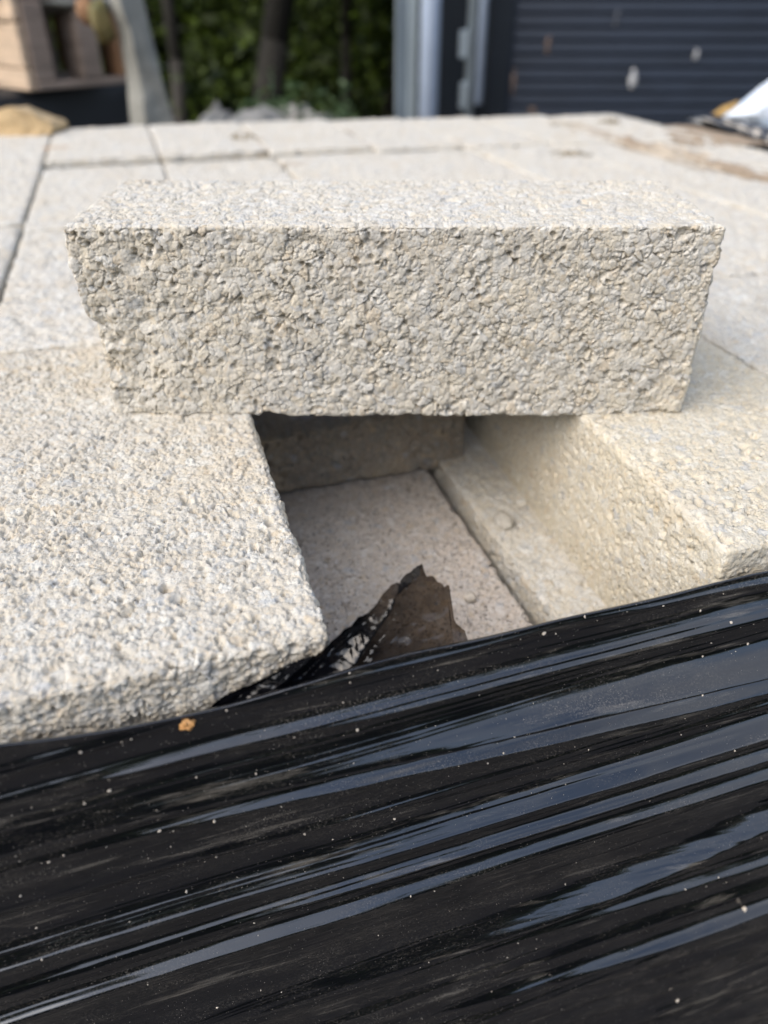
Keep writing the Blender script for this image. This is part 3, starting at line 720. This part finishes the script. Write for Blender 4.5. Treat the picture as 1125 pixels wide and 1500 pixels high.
# grey tarpaulin sloping down to the right
YT = 2.55
Lf = [(150, -60), (163, 0), (180, 50), (188, 110), (194, 190), (200, 330)]
Rf = [(205, -60), (216, 0), (226, 45), (240, 100), (264, 190), (300, 330)]
NA, NB = 30, 50; V = []
for i in range(NA):
    for j in range(NB):
        f = i / (NA - 1); y = -60 + 390 * j / (NB - 1)
        xl = np.interp(y, [p[1] for p in Lf], [p[0] for p in Lf]); xr = np.interp(y, [p[1] for p in Rf], [p[0] for p in Rf])
        p = at(xl + (xr - xl) * f, y, YT + 0.10 * abs(f - 0.35) + 0.0); V.append(p[:])
V = np.array(V); nn_ = fbm(V * 5, 3, 91); V[:, 1] += 0.05 * nn_
V = V - np.array([V[:, 0].mean(), V[:, 1].mean(), 0]); 
me = mesh_np('tarpaulin', V, grid_idx(NA, NB)[:, ::-1], M_GREYSH)
cc = at(205, 100, YT + 0.1)
to = link('tarpaulin', me, None, 'grey dusty tarpaulin draped down the right side of the pallet stack', 'tarpaulin', loc=(cc.x, cc.y + 0.02, 0))
md = to.modifiers.new('thickness', 'SOLIDIFY'); md.thickness = 0.01

# ------------------------------------------------------------------ rubble and shrub in the middle
def rock(x, y, Y, wpx, hpx, label, seed):
    p = at(x, y, Y); s = Y / math.cos(TH) / F_ * 0.98
    return pebble('rock', p, (wpx * s, wpx * s * 0.8, hpx * s), M_ROCK, label, 'rock', seed, sub=3, jag=0.75, smooth=False)
rock(312, 212, 3.6, 50, 95, 'small pointed grey rock left of the rubble heap', 51)
rock(372, 212, 3.7, 85, 52, 'broad grey rock in the middle of the rubble heap', 52)
rock(425, 180, 4.1, 40, 55, 'pale grey rock at the top right of the rubble heap', 53)
rock(470, 206, 4.0, 60, 50, 'low grey rock at the right foot of the shrub', 55)
pebble('spoil_heap', at(400, 330, 4.3), (1.0, 0.9, 0.4), simple('brown_spoil', (0.13, 0.11, 0.08), 0.95, 0.3, 5, 0.02, 20), 'low heap of spoil under the grey rubble', 'spoil heap', 57, sub=4, jag=0.3)

def leaves(centers, n, size, spread, seed):
    r = np.random.default_rng(seed)
    C = centers[r.integers(0, len(centers), n)]
    P = C[:, :3] + r.normal(size=(n, 3)) * C[:, 3:4] * spread
    a = r.normal(size=(n, 3)); a /= np.linalg.norm(a, axis=1, keepdims=True)
    b = r.normal(size=(n, 3)); b -= a * (a * b).sum(1, keepdims=True); b /= np.linalg.norm(b, axis=1, keepdims=True)
    sz = size * r.uniform(0.6, 1.3, (n, 1))
    V = np.stack([P - a * sz, P + b * sz * 0.45, P + a * sz, P - b * sz * 0.45], 1).reshape(-1, 3)
    return V, np.arange(4 * n).reshape(n, 4)
YB = 5.0; bx0 = at(577, 90, YB).x
def tree(x, Y, r, h, label, seed, bark=M_BARK, mat=M_LEAF, n=5500, low=0.0, size=0.05, group='trees in the wood behind the yard', crown=2.2):
    rr = np.random.default_rng(seed)
    b = at(x, 100, Y); root = link('tree', None, None, label, 'tree', group, loc=(b.x, b.y, GZ))
    bm = bmesh.new(); p = Vector((0, 0, -0.1)); d = Vector((rr.uniform(-.22, .22), rr.uniform(-.1, .1), 1)); rad = r; cs = []
    for k in range(6):
        q = p + d.normalized() * h / 6; cyl(bm, p, q, rad, rad * 0.84, 10); p = q; rad *= 0.84
        d += Vector((rr.uniform(-.08, .08), rr.uniform(-.08, .08), 0))
        if k >= 1:
            for _ in range(3):
                a = rr.uniform(0, 6.28); e = Vector((math.cos(a), math.sin(a), rr.uniform(0.0, 0.8))) * rr.uniform(0.6, 1.3) * crown * 0.6
                cyl(bm, p, p + e, rad * 0.4, rad * 0.1, 6)
                for f in (0.5, 0.8, 1.05):
                    c = p + e * f; cs.append((c.x, c.y, c.z - 0.2 * f, rr.uniform(0.18, 0.42)))
    link('trunk', bm_mesh('trunk', bm, bark, True), root)
    for k in range(int(16 * (1 - low))):
        a = rr.uniform(0, 6.28); q = rr.uniform(0.3, crown)
        cs.append((math.cos(a) * q, math.sin(a) * q, rr.uniform(0.15 + low * 1.5, 2.4), rr.uniform(0.15, 0.4)))
    V, Fq = leaves(np.array(cs), n, size, 1.0, seed)
    V = V.reshape(-1, 4, 3); V = V[~((V[:, :, 0].max(1) + b.x > bx0 - 0.05) & (V[:, :, 1].min(1) + b.y < YB + 3.2))].reshape(-1, 3); Fq = np.arange(len(V)).reshape(-1, 4)
    link('crown', mesh_np('crown', V, Fq, mat, False), root)
tl = [(246, 6.2, 0.055, 5.5, 'slim pale-barked tree just right of the grey tarpaulin', M_BARKL, 0.8),
      (352, 5.6, 0.10, 6.5, 'dark thick-trunked tree above the grey rubble', M_BARK, 0.5),
      (292, 9.4, 0.07, 7, 'dark tree deeper in the wood between the pale and the thick trunk', M_BARK, 0.0),
      (405, 9.0, 0.06, 7, 'leafy tree standing behind the shrub and rubble', M_BARK, 0.0),
      (505, 7.4, 0.05, 6, 'leafy tree midway between rubble and steel posts', M_BARK, 0.2),
      (560, 8.6, 0.06, 7, 'leafy tree close to the left steel post', M_BARK, 0.0),
      (200, 9.0, 0.12, 8, 'dark tree behind the tarpaulin', M_BARK, 0.0),
      (640, 10.5, 0.12, 8, 'tree behind the navy building, mostly hidden', M_BARK, 0.0)]
for k, (x, Y_, r_, h_, lab, bk_, low) in enumerate(tl): tree(x, Y_, r_, h_, lab, 200 + k, bk_, n=13000, low=low, size=0.036)
# far-off undergrowth
cs = [(rng.uniform(-9, 7), rng.uniform(8.5, 13), GZ + rng.uniform(0.0, 2.6), rng.uniform(0.3, 0.8)) for _ in range(260)]
V, Fq = leaves(np.array(cs), 42000, 0.11, 1.0, 5)
link('undergrowth', mesh_np('undergrowth', V, Fq, M_LEAF, False), None, 'dense dark green wood and undergrowth beyond the yard', 'woodland', kind='stuff')
# unseen wood added behind the camera to darken low reflections in the film
cs = [(rng.uniform(-16, 16), rng.uniform(-11, -8.5), GZ + rng.uniform(0.0, 4.4) , rng.uniform(0.4, 0.8)) for _ in range(420)]
V, Fq = leaves(np.array(cs), 15000, 0.38, 1.0, 6)
link('undergrowth', mesh_np('undergrowth', V, Fq, M_LEAF, False), None, 'unseen wood added behind the camera to darken reflections in the film', 'woodland', kind='stuff')
# pale shrub by the rubble
b = at(430, 168, 3.95)
sh = link('shrub', None, None, 'low pale green shrub growing among the grey rubble', 'shrub', loc=(b.x, b.y, b.z - 0.25))
cs = [(random.uniform(-0.2, 0.24), random.uniform(-0.12, 0.12), random.uniform(0.05, 0.33) , 0.05) for _ in range(22)]
V, Fq = leaves(np.array(cs), 900, 0.022, 1.0, 9); link('foliage', mesh_np('foliage', V, Fq, M_LEAF2, False), sh)
bm = bmesh.new()
for c in cs[:12]: cyl(bm, (0, 0, -0.1), c[:3], 0.006, 0.002, 6)
link('stem', bm_mesh('stem', bm, M_BARK, True), sh)

# ------------------------------------------------------------------ navy building with posts and pipe
YB = 5.0
def bx(x): return at(x, 90, YB).x
ZT = 2.0
bx0 = bx(645); bx1 = bx(1125) + 1.8
bld = link('clad_building', None, None, 'dark navy shed clad in horizontal boards at the right', 'building', loc=((bx0 + bx1) / 2, YB, GZ))
bl = bld.location
def bp(name, x0, x1, y0, y1, z0, z1, mat, bev=0.003, parent=None, label=None):
    return link(name, box_mesh(name, Vector(((x0 + x1) / 2, (y0 + y1) / 2, (z0 + z1) / 2)) - bl, (x1 - x0, y1 - y0, z1 - z0), mat, 0, bev), parent or bld, label=label)
bp('wall', bx0, bx1, YB + 0.05, YB + 3.0, GZ, ZT, M_NAVYD)
bp('corner_frame', bx(714), bx(745), YB - 0.03, YB + 0.048, GZ, ZT, M_NAVYD)
bp('trim_strip', bx(746), bx(751), YB - 0.005, YB + 0.048, GZ, ZT, M_NAVY)
me = None; zz = GZ + 0.02; pitch = 0.064
while zz < ZT:
    bm = bmesh.new(); x0, x1 = bx(752) , bx1
    vs = [(0.048, 0), (0.0, 0.004), (-0.002, 0.012), (0.007, pitch - 0.005), (0.048, pitch - 0.004)]
    if me is None:
        a = [bm.verts.new((x0 - bl.x, p[0], p[1])) for p in vs]; c = [bm.verts.new((x1 - bl.x, p[0], p[1])) for p in vs]
        for k in range(4): bm.faces.new((a[k], a[k + 1], c[k + 1], c[k]))
        bm.faces.new(a[::-1]); bm.faces.new(c); bmesh.ops.recalc_face_normals(bm, faces=bm.faces)
        me = bm_mesh('cladding_board', bm, M_NAVY)
    else: bm.free()
    link('cladding_board', me, bld, loc=(0, 0, zz - GZ)); zz += pitch
bp('roof', bx0 - 0.1, bx1 + 0.1, YB - 0.1, YB + 3.1, ZT + 0.002, ZT + 0.10, M_NAVYD)
def splash(x, y, w_, h_, mat, seed):
    p = at(x, y, YB - 0.006) - bl; bm = bmesh.new(); bmesh.ops.create_icosphere(bm, subdivisions=2, radius=0.5)
    s = YB / math.cos(TH) / F_ * 0.9
    for v in bm.verts: v.co = Vector((v.co.x * w_ * s * 0.62, v.co.y * 0.012, v.co.z * h_ * s * 0.66)) * (1 + 0.25 * math.sin(seed + v.co.x * 9 + v.co.z * 7)) + p
    link('paint_splash', bm_mesh('paint_splash', bm, mat, True), bld)
for k, a in enumerate(((928, 115, 15, 32, M_SPLASH), (1020, 80, 9, 17, M_SPLASH), (903, 28, 9, 30, simple('faint_splash', (0.07, 0.08, 0.10), 0.8)), (802, 68, 9, 30, M_SPLASHB), (752, 122, 9, 44, M_SPLASHB), (780, 162, 16, 12, M_SPLASHB))): splash(*a, k)
# steel posts and pipe in front of the shed, each a thing of its own
def post(x0, x1, Y_, name, mat, label, cat, zb=GZ, square=True, shape='c'):
    a = at(x0, 90, Y_).x; b_ = at(x1, 90, Y_).x; wd = b_ - a; cx = (a + b_) / 2
    bm = bmesh.new()
    if square:
        add_box(bm, (0, 0, (ZT - zb) / 2), (wd * 0.98, 0.012, ZT - zb), 0, 0.002)
        add_box(bm, (-wd / 2 + 0.008, -0.031, (ZT - zb) / 2), (0.012, 0.050, ZT - zb), 0, 0.002)
        add_box(bm, (wd / 2 - 0.008, -0.031, (ZT - zb) / 2), (0.012, 0.050, ZT - zb), 0, 0.002)
    else:
        cyl(bm, (0, 0, 0), (0, 0, ZT - zb), wd / 2, wd / 2, 24)
    return link(name, bm_mesh(name, bm, mat, not square), None, label, cat, loc=(cx, Y_, zb))
post(579, 610, 4.78, 'steel_post', M_GALV, 'wide galvanised channel post left of the pale blue pipe', 'post')
post(615, 643, 4.70, 'drain_pipe', M_PIPE, 'pale blue vertical pipe between the steel posts', 'pipe', square=False)
post(682, 697, 4.80, 'steel_post', M_GALV, 'narrow grey steel tube right of the pale pipe', 'post', square=False)
post(698, 710, 4.74, 'hanging_pipe', M_PIPE, 'short thin pale tube ending above the blocks beside the shed corner', 'pipe', zb=at(704, 152, 4.74).z, square=False)
for k, y in enumerate((65, 140)):
    c = at(679, y, 4.79); link('pipe_bracket', box_mesh('pipe_bracket', (0, 0, 0), (0.045, 0.05, 0.13), M_GALV, 0, 0.006), None,
         ('upper grey bracket beside the narrow steel tube', 'lower grey bracket beside the narrow steel tube')[k], 'bracket', loc=c)

# ------------------------------------------------------------------ bag and black sheet at the right
Yb = 2.25
def bulge(name, pix, Y, depth, mat, label, cat, parent=None):
    n_ = len(pix); cx = sum(p[0] for p in pix) / n_; cy = sum(p[1] for p in pix) / n_
    V = []; rings = [(1.0, 0.0), (0.93, -0.3), (0.75, -0.65), (0.45, -0.92), (0.0, -1.0)]
    dense = []
    for k in range(n_):
        a, b_ = pix[k], pix[(k + 1) % n_]
        for f in (0, .25, .5, .75): dense.append((a[0] + (b_[0] - a[0]) * f, a[1] + (b_[1] - a[1]) * f))
    bm = bmesh.new(); prev = None
    allr = [(s_k, dk) for s_k, dk in rings[:-1]] ; back = [(s_k, -dk) for s_k, dk in rings[1:-1]]
    def ring(sk, dk): return [bm.verts.new(at(cx + (x - cx) * sk, cy + (y - cy) * sk, Y + dk * depth + 0.015 * math.sin(x * .2 + y * .3))) for x, y in dense]
    seq = [ring(*r_) for r_ in reversed(allr)] + [ring(*r_) for r_ in back]
    for a, b_ in zip(seq, seq[1:]):
        for k in range(len(a)): bm.faces.new((a[k], a[(k + 1) % len(a)], b_[(k + 1) % len(a)], b_[k]))
    bm.faces.new(seq[0]); bm.faces.new(seq[-1][::-1]); bmesh.ops.recalc_face_normals(bm, faces=bm.faces)
    return link(name, bm_mesh(name, bm, mat, True), parent, label, cat)
bag = link('plastic_bag', None, None, 'crumpled white and blue plastic bag with a yellow edge at the right', 'bag')
bulge('bag_body', [(1052, 172), (1085, 150), (1112, 128), (1140, 108), (1200, 90), (1240, 150), (1230, 260), (1125, 240), (1080, 190)], Yb, 0.10, M_BAG, None, None, bag)
bulge('yellow_edge', [(1038, 170), (1060, 155), (1082, 147), (1084, 151), (1068, 166), (1050, 173)], Yb - 0.01, 0.02, M_BAGY, None, None, bag)
bulge('black_sheet', [(1000, 174), (1040, 166), (1075, 176), (1130, 184), (1300, 190), (1300, 420), (1140, 300), (1080, 200)], Yb - 0.16, 0.06, M_BLACKWRAP, 'black plastic sheet bunched beyond the right corner of the stack', 'plastic sheet')
